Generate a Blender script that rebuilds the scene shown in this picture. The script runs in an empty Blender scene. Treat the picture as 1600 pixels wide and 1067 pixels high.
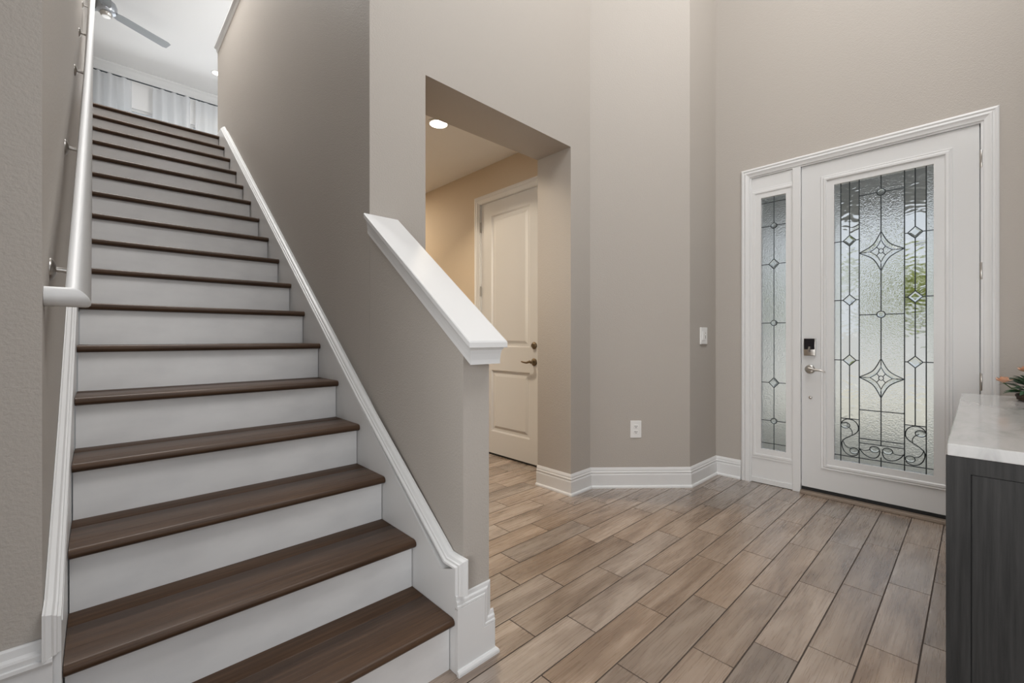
import bpy, bmesh, math, random
from mathutils import Vector, Matrix

random.seed(7)
C = bpy.context.scene.collection
S = bpy.context.scene
PI = math.pi
H = 1.15                                   # eye height

# ------------------------------------------------------------------ camera, world, lights, exposure
cam = bpy.data.cameras.new('camera')
cam.sensor_width = 36.0
cam.lens = 686.85 * 36.0 / 1600.0
cam.shift_y = -5.0 / 1600.0
cam.clip_start = 0.02
co = bpy.data.objects.new('camera', cam)
C.objects.link(co)
co.location = (0, 0, H)
co.rotation_euler = (PI / 2, 0, math.radians(-43.361))
S.camera = co

S.view_settings.view_transform = 'Standard'
S.view_settings.look = 'None'
S.view_settings.gamma = 1.0
S.view_settings.use_curve_mapping = False
S.view_settings.exposure = 0.0
S.cycles.use_denoising = True
S.cycles.max_bounces = 10
S.cycles.diffuse_bounces = 6
S.cycles.transmission_bounces = 8
S.cycles.caustics_reflective = False
S.cycles.caustics_refractive = True
S.cycles.sample_clamp_indirect = 4.0
S.cycles.sample_clamp_direct = 4.0

w = bpy.data.worlds.new('sky')
S.world = w
w.use_nodes = True
wn = w.node_tree.nodes
wl = w.node_tree.links
bg = wn['Background']
tc = wn.new('ShaderNodeTexCoord')
sp = wn.new('ShaderNodeSeparateXYZ')
ramp = wn.new('ShaderNodeValToRGB')
wl.new(tc.outputs['Generated'], sp.inputs[0])
wl.new(sp.outputs['Z'], ramp.inputs[0])
ramp.color_ramp.elements[0].position = 0.0
ramp.color_ramp.elements[0].color = (0.86, 0.88, 0.90, 1)
ramp.color_ramp.elements[1].position = 0.6
ramp.color_ramp.elements[1].color = (0.72, 0.80, 0.92, 1)
wl.new(ramp.outputs[0], bg.inputs[0])
bg.inputs[1].default_value = 0.82


def area(name, loc, target, sx, sy, power, col=(1, 1, 1), spread=PI):
    l = bpy.data.lights.new(name, 'AREA')
    l.shape = 'RECTANGLE'
    l.size = sx
    l.size_y = sy
    l.energy = power
    l.color = col
    l.spread = spread
    o = bpy.data.objects.new(name, l)
    C.objects.link(o)
    o.location = loc
    d = Vector(target) - Vector(loc)
    o.rotation_euler = d.to_track_quat('-Z', 'Y').to_euler()
    return o


# added fill lamps out of view
area('foyer_high_fill', (2.0, -0.40, 4.6), (2.6, 1.9, 2.0), 2.2, 1.6, 136, (1.0, 0.99, 0.985))  # added lamp standing in for unseen high windows, brightens the header wall
area('living_room_fill', (0.25, -3.4, 1.8), (0.45, 2.2, 1.2), 1.8, 2.0, 2.5, (1.0, 0.99, 0.98), math.radians(60))  # added fill from behind the camera onto risers and left wall
area('dining_room_fill', (-1.25, -0.35, 1.3), (3.8, 0.25, 0.8), 1.4, 1.7, 23, (1.0, 1.0, 1.0), math.radians(85))  # added fill across the room for the lower door and half wall
area('foyer_bounce_fill', (2.4, 0.4, 5.6), (2.4, 0.4, 0.0), 0.8, 0.8, 18, (1.0, 0.98, 0.95))  # added lamp imitating bounce off the foyer ceiling
# added fill high over the stairs to lift the stair wall, no fixture
area('stair_fill', (0.43, 4.6, 5.80), (0.43, 3.6, 0.0), 0.6, 0.6, 120, (1.0, 0.985, 0.97))
# added unseen fill farther down the hall to brighten its wall
area('hall_far_fill', (2.0, 5.1, 2.84), (2.0, 5.1, 0), 0.15, 0.15, 28, (1.0, 0.84, 0.64))
# loft: two added fills, then the daylight of the curtained window
area('loft_side_fill', (3.9, 7.9, 4.7), (0.0, 8.6, 4.9), 3.0, 1.8, 25, (0.97, 0.985, 1.0))  # added side fill for ceiling and back wall; no window on this side
area('loft_back_fill', (1.9, 6.3, 4.9), (0.9, 10.2, 5.2), 0.8, 0.8, 12, (1.0, 0.99, 0.98), math.radians(110))  # added fill aimed at the back wall and curtains, no lamp built
area('loft_window_light', (1.0, 9.8, 4.6), (0.6, 4.0, 3.6), 2.6, 1.4, 18, (0.94, 0.97, 1.0))
sun = bpy.data.lights.new('sun', 'SUN')
sun.energy = 2.2
sun.angle = math.radians(2)
sun.color = (1.0, 0.95, 0.88)
so = bpy.data.objects.new('sun', sun)
C.objects.link(so)
so.rotation_euler = Vector((0.30, -0.75, -0.60)).to_track_quat('-Z', 'Y').to_euler()

# ------------------------------------------------------------------ materials
def mat(name, color, rough=0.5, metal=0.0, spec=0.5):
    m = bpy.data.materials.new(name)
    m.use_nodes = True
    b = m.node_tree.nodes['Principled BSDF']
    b.inputs['Base Color'].default_value = (*color, 1)
    b.inputs['Roughness'].default_value = rough
    b.inputs['Metallic'].default_value = metal
    b.inputs['Specular IOR Level'].default_value = spec
    return m


def nodes(m):
    return m.node_tree.nodes, m.node_tree.links, m.node_tree.nodes['Principled BSDF']


def noise(m, scale, detail=4.0, coord='Object', stretch=(1, 1, 1), rough=0.5, offset=None):
    n, l, b = nodes(m)
    t = n.new('ShaderNodeTexCoord')
    mp = n.new('ShaderNodeMapping')
    mp.inputs['Scale'].default_value = stretch
    x = n.new('ShaderNodeTexNoise')
    x.inputs['Scale'].default_value = scale
    x.inputs['Detail'].default_value = detail
    x.inputs['Roughness'].default_value = rough
    l.new(t.outputs[coord], mp.inputs[0])
    l.new(mp.outputs[0], x.inputs['Vector'])
    return x, mp


def ramp_node(m, fac, stops):
    n, l, b = nodes(m)
    r = n.new('ShaderNodeValToRGB')
    e = r.color_ramp.elements
    while len(e) < len(stops):
        e.new(0.5)
    for i, (p, c) in enumerate(stops):
        e[i].position = p
        e[i].color = (*c, 1)
    l.new(fac, r.inputs[0])
    return r


def bump(m, fac, strength, dist=0.01):
    n, l, b = nodes(m)
    k = n.new('ShaderNodeBump')
    k.inputs['Strength'].default_value = strength
    k.inputs['Distance'].default_value = dist
    l.new(fac, k.inputs['Height'])
    l.new(k.outputs[0], b.inputs['Normal'])
    return k


def plaster(name, col, strength=0.35):
    m = mat(name, col, 0.62, 0, 0.3)
    x, _ = noise(m, 150, 3)
    bump(m, x.outputs['Fac'], strength, 0.004)
    return m


M = {}
M['wall'] = plaster('greige_wall_paint', (0.44, 0.408, 0.372))
M['hall_wall'] = plaster('hall_wall_paint', (0.56, 0.47, 0.36))
M['ceiling'] = plaster('white_ceiling_paint', (0.80, 0.80, 0.80), 0.15)
M['trim'] = mat('white_trim_paint', (0.71, 0.715, 0.715), 0.36, 0, 0.35)
M['riser'] = mat('white_riser_paint', (0.74, 0.74, 0.735), 0.30)
x, _ = noise(M['riser'], 5, 5, stretch=(1, 1, 2))
r = ramp_node(M['riser'], x.outputs['Fac'], [(0.30, (0.70, 0.70, 0.70)), (0.62, (0.78, 0.78, 0.775))])
M['riser'].node_tree.links.new(r.outputs[0], nodes(M['riser'])[2].inputs['Base Color'])
M['nickel'] = mat('brushed_nickel', (0.55, 0.53, 0.50), 0.28, 1.0)
M['bronze'] = mat('aged_bronze', (0.20, 0.155, 0.105), 0.35, 1.0)
M['black'] = mat('black_gap_fill', (0.006, 0.006, 0.006), 0.7)  # dark filling for the gaps under both doors
M['lock_black'] = mat('black_lock_face', (0.008, 0.008, 0.012), 0.12)
M['threshold'] = mat('threshold_bronze', (0.30, 0.24, 0.19), 0.45, 0.3)
M['plate'] = mat('white_plastic', (0.80, 0.80, 0.79), 0.28)
M['slot'] = mat('dark_slot', (0.06, 0.06, 0.06), 0.5)
M['came'] = mat('dark_lead_came', (0.045, 0.055, 0.06), 0.38, 0.6)
M['gap'] = mat('dark_gap', (0.05, 0.045, 0.04), 0.9)


def wood(name, dark, light, rough, axis, bumpy=0.15):
    m = mat(name, light, rough)
    st = {'x': (1.2, 26, 26), 'y': (26, 1.2, 26), 'z': (26, 26, 1.2)}[axis]
    x, mp = noise(m, 3.0, 8, stretch=st, rough=0.6)
    n, l, b = nodes(m)
    oi = n.new('ShaderNodeObjectInfo')
    mul = n.new('ShaderNodeVectorMath')
    mul.operation = 'SCALE'
    mul.inputs[0].default_value = (17.3, 9.1, 5.7)
    l.new(oi.outputs['Random'], mul.inputs['Scale'])
    l.new(mul.outputs[0], mp.inputs['Location'])
    r = ramp_node(m, x.outputs['Fac'], [(0.30, dark), (0.70, light)])
    l.new(r.outputs[0], b.inputs['Base Color'])
    b.inputs['Specular IOR Level'].default_value = 0.3
    bump(m, x.outputs['Fac'], bumpy, 0.003)
    return m


M['tread'] = wood('dark_stained_oak', (0.042, 0.022, 0.012), (0.092, 0.051, 0.028), 0.42, 'x', 0.25)
M['console'] = wood('charcoal_stained_wood', (0.015, 0.0148, 0.0146), (0.032, 0.0315, 0.031), 0.5, 'z', 0.3)


nodes(M['console'])[2].inputs['Specular IOR Level'].default_value = 0.12
M['door'] = mat('white_door_paint', (0.67, 0.675, 0.675), 0.34, 0, 0.35)


def tile_mat():
    m = mat('wood_look_porcelain', (0.3, 0.22, 0.17), 0.36)
    n, l, b = nodes(m)
    at = n.new('ShaderNodeAttribute')
    at.attribute_name = 'tile'
    sx = n.new('ShaderNodeSeparateXYZ')
    l.new(at.outputs['Vector'], sx.inputs[0])
    t = n.new('ShaderNodeTexCoord')
    off = n.new('ShaderNodeVectorMath')
    off.operation = 'MULTIPLY_ADD'
    off.inputs[1].default_value = (19, 23, 31)
    l.new(at.outputs['Vector'], off.inputs[0])
    l.new(t.outputs['Object'], off.inputs[2])
    mp = n.new('ShaderNodeMapping')
    mp.inputs['Scale'].default_value = (1.3, 8, 8)
    l.new(off.outputs[0], mp.inputs[0])
    big = n.new('ShaderNodeTexNoise')
    big.inputs['Scale'].default_value = 1.6
    big.inputs['Detail'].default_value = 5
    big.inputs['Distortion'].default_value = 0.8
    l.new(mp.outputs[0], big.inputs['Vector'])
    mp2 = n.new('ShaderNodeMapping')
    mp2.inputs['Scale'].default_value = (2.4, 70, 70)
    l.new(off.outputs[0], mp2.inputs[0])
    fine = n.new('ShaderNodeTexNoise')
    fine.inputs['Scale'].default_value = 2.2
    fine.inputs['Detail'].default_value = 6
    fine.inputs['Distortion'].default_value = 0.5
    l.new(mp2.outputs[0], fine.inputs['Vector'])
    mix = n.new('ShaderNodeMath')
    mix.operation = 'MULTIPLY_ADD'
    mix.inputs[1].default_value = 0.24
    l.new(fine.outputs['Fac'], mix.inputs[0])
    sc = n.new('ShaderNodeMath')
    sc.operation = 'MULTIPLY'
    sc.inputs[1].default_value = 0.78
    l.new(big.outputs['Fac'], sc.inputs[0])
    l.new(sc.outputs[0], mix.inputs[2])
    r = ramp_node(m, mix.outputs[0], [(0.34, (0.150, 0.103, 0.072)), (0.50, (0.240, 0.178, 0.133)), (0.64, (0.318, 0.250, 0.198))])
    hsv = n.new('ShaderNodeHueSaturation')
    l.new(r.outputs[0], hsv.inputs['Color'])
    mr = n.new('ShaderNodeMapRange')
    mr.inputs['To Min'].default_value = 0.80
    mr.inputs['To Max'].default_value = 1.18
    l.new(sx.outputs['X'], mr.inputs['Value'])
    l.new(mr.outputs[0], hsv.inputs['Value'])
    mr2 = n.new('ShaderNodeMapRange')
    mr2.inputs['To Min'].default_value = 0.78
    mr2.inputs['To Max'].default_value = 1.12
    l.new(sx.outputs['Y'], mr2.inputs['Value'])
    l.new(mr2.outputs[0], hsv.inputs['Saturation'])
    l.new(hsv.outputs[0], b.inputs['Base Color'])
    rr = n.new('ShaderNodeMapRange')
    rr.inputs['To Min'].default_value = 0.22
    rr.inputs['To Max'].default_value = 0.34
    b.inputs['Specular IOR Level'].default_value = 0.8
    b.inputs['Coat Weight'].default_value = 0.8
    b.inputs['Coat IOR'].default_value = 1.65
    b.inputs['Coat Roughness'].default_value = 0.26
    l.new(fine.outputs['Fac'], rr.inputs['Value'])
    l.new(rr.outputs[0], b.inputs['Roughness'])
    bump(m, fine.outputs['Fac'], 0.07, 0.002)
    return m


M['tile'] = tile_mat()
M['grout'] = mat('brown_grout', (0.045, 0.032, 0.025), 0.85)


def marble():
    m = mat('pale_marble', (0.6, 0.6, 0.6), 0.12, 0, 0.5)
    x, _ = noise(m, 3.2, 9, stretch=(1, 2.4, 1), rough=0.62)
    x.inputs['Distortion'].default_value = 1.2
    r = ramp_node(m, x.outputs['Fac'], [(0.32, (0.31, 0.31, 0.31)), (0.5, (0.42, 0.42, 0.415)), (0.7, (0.48, 0.475, 0.47))])
    m.node_tree.links.new(r.outputs[0], nodes(m)[2].inputs['Base Color'])
    return m


M['marble'] = marble()


def glass(name, kind, rough):
    m = mat(name, (0.93, 0.96, 0.97), rough)
    n, l, b = nodes(m)
    b.inputs['Transmission Weight'].default_value = 1.0
    b.inputs['IOR'].default_value = 1.25
    if kind == 'pebble':
        t = n.new('ShaderNodeTexCoord')
        v = n.new('ShaderNodeTexVoronoi')
        v.inputs['Scale'].default_value = 130
        l.new(t.outputs['Object'], v.inputs['Vector'])
        bump(m, v.outputs['Distance'], 0.6, 0.004)
    elif kind == 'wave':
        x, mp = noise(m, 9, 2, stretch=(1, 1, 1.6))
        x.inputs['Distortion'].default_value = 2.5
        wv = n.new('ShaderNodeTexWave')
        wv.inputs['Scale'].default_value = 7
        wv.inputs['Distortion'].default_value = 14
        wv.inputs['Detail'].default_value = 2
        wv.bands_direction = 'Z'
        t = n.new('ShaderNodeTexCoord')
        l.new(t.outputs['Object'], wv.inputs['Vector'])
        bump(m, wv.outputs['Fac'], 0.55, 0.008)
    return m


M['pebble'] = glass('pebbled_glass', 'pebble', 0.17)
M['wave'] = glass('swirled_glass', 'wave', 0.09)
M['frost'] = glass('fine_grained_glass', 'pebble', 0.35)
M['jewel'] = glass('bevelled_clear_glass', 'clear', 0.02)
nodes(M['jewel'])[2].inputs['IOR'].default_value = 1.45
M['pane'] = glass('window_glass', 'clear', 0.0)


def emit(name, col, strength):
    m = mat(name, col, 0.4)
    b = nodes(m)[2]
    b.inputs['Emission Color'].default_value = (*col, 1)
    b.inputs['Emission Strength'].default_value = strength
    return m


M['lamp'] = emit('lamp_diffuser', (1.0, 0.93, 0.82), 9.0)
M['fan_metal'] = mat('brushed_silver', (0.42, 0.44, 0.47), 0.25, 1.0)
M['fan_blade'] = mat('grey_fan_blade', (0.30, 0.32, 0.34), 0.45)


def cloth():
    m = mat('grey_white_linen', (0.80, 0.81, 0.83), 0.9)
    n, l, b = nodes(m)
    tr = n.new('ShaderNodeBsdfTranslucent')
    tr.inputs[0].default_value = (0.86, 0.88, 0.90, 1)
    mx = n.new('ShaderNodeMixShader')
    mx.inputs[0].default_value = 0.62
    out = n['Material Output']
    l.new(b.outputs[0], mx.inputs[1])
    l.new(tr.outputs[0], mx.inputs[2])
    l.new(mx.outputs[0], out.inputs[0])
    return m


M['cloth'] = cloth()
M['rod'] = mat('dark_curtain_rod', (0.05, 0.06, 0.07), 0.4, 0.8)
M['leaf'] = mat('green_leaf', (0.035, 0.085, 0.04), 0.45)
M['leaf2'] = mat('bright_shrub_leaf', (0.40, 0.44, 0.12), 0.6)
M['petal'] = mat('peach_petal', (0.62, 0.36, 0.24), 0.6)
M['wicker'] = mat('dark_wicker', (0.05, 0.032, 0.022), 0.7)
M['stem'] = mat('green_stem', (0.05, 0.08, 0.03), 0.6)
M['concrete'] = mat('pale_concrete', (0.66, 0.61, 0.50), 0.8)
M['porch_dark'] = mat('porch_ceiling_paint', (0.30, 0.31, 0.32), 0.8)
M['stucco'] = mat('grey_stucco', (0.46, 0.47, 0.48), 0.8)
M['white_stucco'] = mat('white_stucco', (0.80, 0.80, 0.80), 0.8)
M['grass'] = mat('lawn', (0.36, 0.38, 0.19), 0.9)
M['bark'] = mat('palm_bark', (0.16, 0.12, 0.08), 0.9)

# ------------------------------------------------------------------ mesh helpers
def link(name, bm, m=None, parent=None, smooth=False, loc=None):
    bmesh.ops.recalc_face_normals(bm, faces=bm.faces)
    me = bpy.data.meshes.new(name)
    bm.to_mesh(me)
    bm.free()
    if m is not None:
        me.materials.append(m)
    if smooth:
        for p in me.polygons:
            p.use_smooth = True
        try:
            me.set_sharp_from_angle(angle=math.radians(40))
        except Exception:
            pass
    o = bpy.data.objects.new(name, me)
    C.objects.link(o)
    if parent is not None:
        o.parent = parent
    if loc is not None:
        o.location = loc
    return o


def tag(o, label=None, cat=None, group=None, kind=None):
    if label:
        o['label'] = label
    if cat:
        o['category'] = cat
    if group:
        o['group'] = group
    if kind:
        o['kind'] = kind
    return o


def empty(name, loc=(0, 0, 0), rz=0.0):
    o = bpy.data.objects.new(name, None)
    C.objects.link(o)
    o.location = loc
    o.rotation_euler = (0, 0, rz)
    return o


def box(bm, x0, x1, y0, y1, z0, z1, bev=0.0, seg=2):
    vs = [bm.verts.new((x, y, z)) for x in (x0, x1) for y in (y0, y1) for z in (z0, z1)]
    f = [(0, 1, 3, 2), (4, 6, 7, 5), (0, 4, 5, 1), (2, 3, 7, 6), (0, 2, 6, 4), (1, 5, 7, 3)]
    fs = [bm.faces.new([vs[i] for i in q]) for q in f]
    if bev > 0:
        es = list({e for q in fs for e in q.edges})
        bmesh.ops.bevel(bm, geom=es, offset=bev, segments=seg, profile=0.5, affect='EDGES')


def B(name, m, dims, parent=None, bev=0.0):
    bm = bmesh.new()
    box(bm, *dims, bev=bev)
    return link(name, bm, m, parent)


def prism(bm, pts, vec):
    """closed polygon (3-D points) extruded along vec"""
    v = Vector(vec)
    a = [bm.verts.new(p) for p in pts]
    b = [bm.verts.new(Vector(p) + v) for p in pts]
    n = len(pts)
    bm.faces.new(a)
    bm.faces.new(list(reversed(b)))
    for i in range(n):
        j = (i + 1) % n
        bm.faces.new((a[j], a[i], b[i], b[j]))


def sweep(bm, path, N, prof, side=1, closed_profile=True, caps=True):
    """sweep prof [(a, b)] along a planar polyline; a = in-plane offset (right-hand side * side), b = along N; mitred"""
    N = Vector(N).normalized()
    P = [Vector(p) for p in path]
    nr = []
    for i in range(len(P) - 1):
        d = (P[i + 1] - P[i]).normalized()
        nr.append(d.cross(N).normalized() * side)
    rings = []
    for i, p in enumerate(P):
        if i == 0:
            m = nr[0]
        elif i == len(P) - 1:
            m = nr[-1]
        else:
            m = nr[i - 1] + nr[i]
            m = m / max(1e-6, m.dot(nr[i]))
        rings.append([bm.verts.new(p + m * a + N * b) for a, b in prof])
    n = len(prof)
    for i in range(len(rings) - 1):
        for k in range(n if closed_profile else n - 1):
            j = (k + 1) % n
            bm.faces.new((rings[i][k], rings[i][j], rings[i + 1][j], rings[i + 1][k]))
    if caps and closed_profile:
        bm.faces.new(rings[0])
        bm.faces.new(list(reversed(rings[-1])))


def tube(bm, path, rad, seg=12, caps=True, flat=None):
    """tube along a 3-D polyline, rad a number or a list; mitred rings"""
    P = [Vector(p) for p in path]
    n = len(P)
    R = rad if isinstance(rad, (list, tuple)) else [rad] * n
    up = None
    rings = []
    for i in range(n):
        if i == 0:
            d = (P[1] - P[0]).normalized(); k = 1
        elif i == n - 1:
            d = (P[-1] - P[-2]).normalized(); k = 1
        else:
            d1 = (P[i] - P[i - 1]).normalized(); d2 = (P[i + 1] - P[i]).normalized()
            d = (d1 + d2)
            d = d.normalized() if d.length > 1e-6 else d2
        if up is None:
            up = d.orthogonal().normalized()
            if flat is not None:
                up = Vector(flat)
        up = (up - d * up.dot(d)).normalized()
        s = d.cross(up).normalized()
        ring = []
        for q in range(seg):
            a = 2 * PI * q / seg
            v = up * math.cos(a) + s * math.sin(a)
            v = v * R[i]
            if 0 < i < n - 1:                       # stretch the mitre plane
                d1 = (P[i] - P[i - 1]).normalized()
                t = -v.dot(d1) / max(0.2, d.dot(d1)) + 0
                v = v + d * 0
                w_ = v - d1 * v.dot(d1)
                w_ = w_ if w_.length < 1e-9 else w_.normalized() * R[i]
                # project along d1 on the mitre plane
                v = w_ - d1 * (w_.dot(d) / max(0.2, d1.dot(d)))
            ring.append(bm.verts.new(P[i] + v))
        rings.append(ring)
    for i in range(n - 1):
        for q in range(seg):
            r_ = (q + 1) % seg
            bm.faces.new((rings[i][q], rings[i][r_], rings[i + 1][r_], rings[i + 1][q]))
    if caps:
        bm.faces.new(list(reversed(rings[0])))
        bm.faces.new(rings[-1])


def lathe(bm, prof, origin, axis, seg=24):
    """prof [(radius, along)] turned about axis through origin"""
    ax = Vector(axis).normalized()
    u = ax.orthogonal().normalized()
    v = ax.cross(u)
    o = Vector(origin)
    rings = []
    for r_, h_ in prof:
        if r_ < 1e-6:
            rings.append([bm.verts.new(o + ax * h_)])
        else:
            rings.append([bm.verts.new(o + ax * h_ + (u * math.cos(2 * PI * q / seg) + v * math.sin(2 * PI * q / seg)) * r_) for q in range(seg)])
    for a, b in zip(rings[:-1], rings[1:]):
        for q in range(seg):
            t = (q + 1) % seg
            if len(a) == 1 and len(b) == 1:
                continue
            if len(a) == 1:
                bm.faces.new((a[0], b[q], b[t]))
            elif len(b) == 1:
                bm.faces.new((a[q], b[0], a[t]))
            else:
                bm.faces.new((a[q], b[q], b[t], a[t]))
    if len(rings[0]) > 1:
        bm.faces.new(rings[0])
    if len(rings[-1]) > 1:
        bm.faces.new(list(reversed(rings[-1])))


def frame_x(bm, y0, y1, z0, z1, hy0, hy1, hz0, hz1, xa, xb):
    """a rectangular board in the YZ plane with a rectangular hole, between xa and xb"""
    o = [(y0, z0), (y1, z0), (y1, z1), (y0, z1)]
    h = [(hy0, hz0), (hy1, hz0), (hy1, hz1), (hy0, hz1)]
    V = {}
    for nm, x_ in (('a', xa), ('b', xb)):
        V[nm, 'o'] = [bm.verts.new((x_, *p)) for p in o]
        V[nm, 'h'] = [bm.verts.new((x_, *p)) for p in h]
    for i in range(4):
        j = (i + 1) % 4
        bm.faces.new((V['a', 'o'][i], V['a', 'o'][j], V['a', 'h'][j], V['a', 'h'][i]))
        bm.faces.new((V['b', 'o'][j], V['b', 'o'][i], V['b', 'h'][i], V['b', 'h'][j]))
        bm.faces.new((V['a', 'o'][j], V['a', 'o'][i], V['b', 'o'][i], V['b', 'o'][j]))
        bm.faces.new((V['a', 'h'][i], V['a', 'h'][j], V['b', 'h'][j], V['b', 'h'][i]))


def struct(o, label=None, cat=None):
    o['kind'] = 'structure'
    if label:
        o['label'] = label
    if cat:
        o['category'] = cat
    return o


# ------------------------------------------------------------------ measures (metres; X to the front door, Y up the stairs)
XD = 3.83                       # face of the front door wall
ZC = 5.84                       # upper ceiling
RISE, RUN, Y1, NS = 0.187, 0.249, 1.229, 17
XL, XR = -0.058, 0.891          # ends of the treads
WL = -0.09                      # stair wall on the near side
ZL = RISE * NS                  # loft floor


def wallx(y):                   # stair-side face of the half wall and stair wall
    return 0.928 + (0.955 - 0.928) * min(1.0, max(0.0, (y - 1.23) / 0.78))


def nosez(y):
    return RISE + (y - Y1) * RISE / RUN


# ------------------------------------------------------------------ floor: grout bed and single tiles in one mesh
def build_floor():
    PITCH, LEN, G = 0.1468, 0.608, 0.0044
    offs = {0: .28, 1: .111, 2: .595, 3: .399, 4: .121, 5: .495, 6: .201, 7: .012, 8: .359, 9: .219}
    bm = bmesh.new()
    lay = bm.loops.layers.float_color.new('tile')
    xa, xb, ya, yb = -4.6, XD + 0.0, -5.0, 5.9
    k0, k1 = int((ya - .142) / PITCH) - 1, int((yb - .142) / PITCH) + 1
    last = .219
    rnd = random.Random(3)
    for k in range(k0, k1):
        y0 = .142 + PITCH * k + G / 2
        y1 = y0 + PITCH - G
        y0, y1 = max(y0, ya), min(y1, yb)
        if y1 - y0 < .01:
            continue
        o = offs.get(k)
        if o is None:
            o = (0.28 - 0.177 * k + 0.06 * (rnd.random() - .5)) % LEN
        i0 = int((xa - o) / LEN) - 1
        for i in range(i0, int((xb - o) / LEN) + 2):
            x0 = max(xa, o + LEN * i + G / 2)
            x1 = min(xb, o + LEN * (i + 1) - G / 2)
            if x1 - x0 < .01:
                continue
            c = (rnd.random(), rnd.random(), rnd.random(), 1)
            b_ = .0003
            lo = [bm.verts.new(p) for p in ((x0, y0, -.002), (x1, y0, -.002), (x1, y1, -.002), (x0, y1, -.002))]
            hi = [bm.verts.new(p) for p in ((x0 + b_, y0 + b_, 0), (x1 - b_, y0 + b_, 0), (x1 - b_, y1 - b_, 0), (x0 + b_, y1 - b_, 0))]
            fs = [bm.faces.new(hi)]
            for q in range(4):
                fs.append(bm.faces.new((lo[q], lo[(q + 1) % 4], hi[(q + 1) % 4], hi[q])))
            for f in fs:
                for lp in f.loops:
                    lp[lay] = c
    a = [bm.verts.new(p) for p in ((xa, ya, -.0012), (xb + .15, ya, -.0012), (xb + .15, yb, -.0012), (xa, yb, -.0012))]
    g = bm.faces.new(a)
    g.material_index = 1
    o = link('floor', bm, M['tile'])
    o.data.materials.append(M['grout'])
    return struct(o, 'wood-look plank tile floor of the foyer with dark grout', 'floor')


build_floor()

# ------------------------------------------------------------------ walls and ceilings
def wall(name, poly, z0, z1, m=None, label=None):
    bm = bmesh.new()
    prism(bm, [(x_, y_, z0) for x_, y_ in poly], (0, 0, z1 - z0))
    return struct(link(name, bm, m or M['wall']), label, 'wall' if label else None)


wall('wall_left', [(-3.2, 1.45), (WL, 1.45), (WL, 10.2), (WL - .14, 10.2), (WL - .14, 1.6), (-3.2, 1.6)], 0, ZC,
     label='greige wall along the handrail side of the stairs')
wall('wall_stair', [(.955, 2.01), (1.272, 2.018), (1.272, 5.67), (.955, 5.67)], 0, 4.31,
     label='greige wall between the stairs and the hall')
wall('wall_header', [(1.272, 2.018), (2.524, 2.046), (2.524, 2.379), (1.272, 2.379)], 2.552, ZC,
     label='greige wall above the hall opening')
wall('wall_corner', [(2.524, 2.046), (2.765, 2.05), (3.34, 1.53), (XD, 1.53), (XD + .14, 1.53), (XD + .14, 2.379), (2.524, 2.379)], 0, ZC,
     label='angled greige wall with the outlet between hall opening and front door')
bm = bmesh.new()
prism(bm, [(XD, y_, z_) for y_, z_ in ((-.6, 0), (-.6, ZC), (1.53, ZC), (1.53, 0), (1.262, 0), (1.262, 2.447), (-.026, 2.447), (-.026, 0))], (.14, 0, 0))
struct(link('wall_door', bm, M['wall']), 'greige wall around the front door', 'wall')
wall('wall_right', [(1.25, -.47), (XD, -.47), (XD, -.6), (1.25, -.6)], 0, ZC, label='greige wall behind the console cabinet')
wall('wall_light_block', [(-1.5, -1.6), (-1.38, -1.6), (-1.38, 1.45), (-1.5, 1.45)], 0, ZC)  # unseen wall added to block light from the open left side
# hall beyond the opening
bm = bmesh.new()
prism(bm, [(2.83, y_, z_) for y_, z_ in ((2.379, 0), (2.379, 2.865), (5.9, 2.865), (5.9, 0), (3.475, 0), (3.475, 2.512), (2.648, 2.512), (2.648, 0))], (.12, 0, 0))
struct(link('wall_hall', bm, M['hall_wall']), 'tan wall around the white hall door', 'wall')
wall('wall_hall_end', [(1.272, 5.78), (2.83, 5.78), (2.83, 5.9), (1.272, 5.9)], 0, 2.865, M['hall_wall'], 'tan wall at the far end of the hall')
struct(B('ceiling_hall', M['ceiling'], (1.272, 2.95, 2.379, 5.9, 2.865, 2.93)), 'white ceiling of the hall', 'ceiling')
# upper floor, ceiling, loft walls
bm = bmesh.new()
prism(bm, [(x_, y_, 2.94) for x_, y_ in ((WL, 5.28), (.955, 5.28), (.955, 5.67), (1.272, 5.67), (1.272, 2.379), (4.0, 2.379), (4.0, 10.2), (WL, 10.2))], (0, 0, ZL - 2.94 - .002))
struct(link('floor_loft', bm, M['trim']), 'floor of the loft at the head of the stairs', 'floor')
struct(B('ceiling', M['ceiling'], (-3.2, 4.14, -3.6, 10.34, ZC, ZC + .1)), 'white ceiling over the loft', 'ceiling')
wall('wall_loft_side', [(4.0, 2.379), (4.14, 2.379), (4.14, 10.2), (4.0, 10.2)], ZL - .24, ZC, M['ceiling'], 'pale side wall of the loft')
YW = 10.2
W0, W1, WZ0, WZ1 = (.02, 2.6, 3.95, 5.20)
bm = bmesh.new()
o_ = [(WL - .14, ZL - .24), (4.14, ZL - .24), (4.14, ZC), (WL - .14, ZC)]
h_ = [(W0, WZ0), (W1, WZ0), (W1, WZ1), (W0, WZ1)]
va = {}
for yy in (YW, YW + .14):
    va[yy] = ([bm.verts.new((a, yy, b)) for a, b in o_], [bm.verts.new((a, yy, b)) for a, b in h_])
for i in range(4):
    j = (i + 1) % 4
    (oa, ha), (ob, hb) = va[YW], va[YW + .14]
    bm.faces.new((oa[i], oa[j], ha[j], ha[i]))
    bm.faces.new((ob[j], ob[i], hb[i], hb[j]))
    bm.faces.new((oa[j], oa[i], ob[i], ob[j]))
    bm.faces.new((ha[i], ha[j], hb[j], hb[i]))
struct(link('wall_loft', bm, M['ceiling']), 'pale loft wall with the curtained window', 'wall')
wf = empty('window_2', ((W0 + W1) / 2, YW + .05, WZ0))
struct(wf, 'bright loft window behind the grey curtains', 'window')
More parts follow.
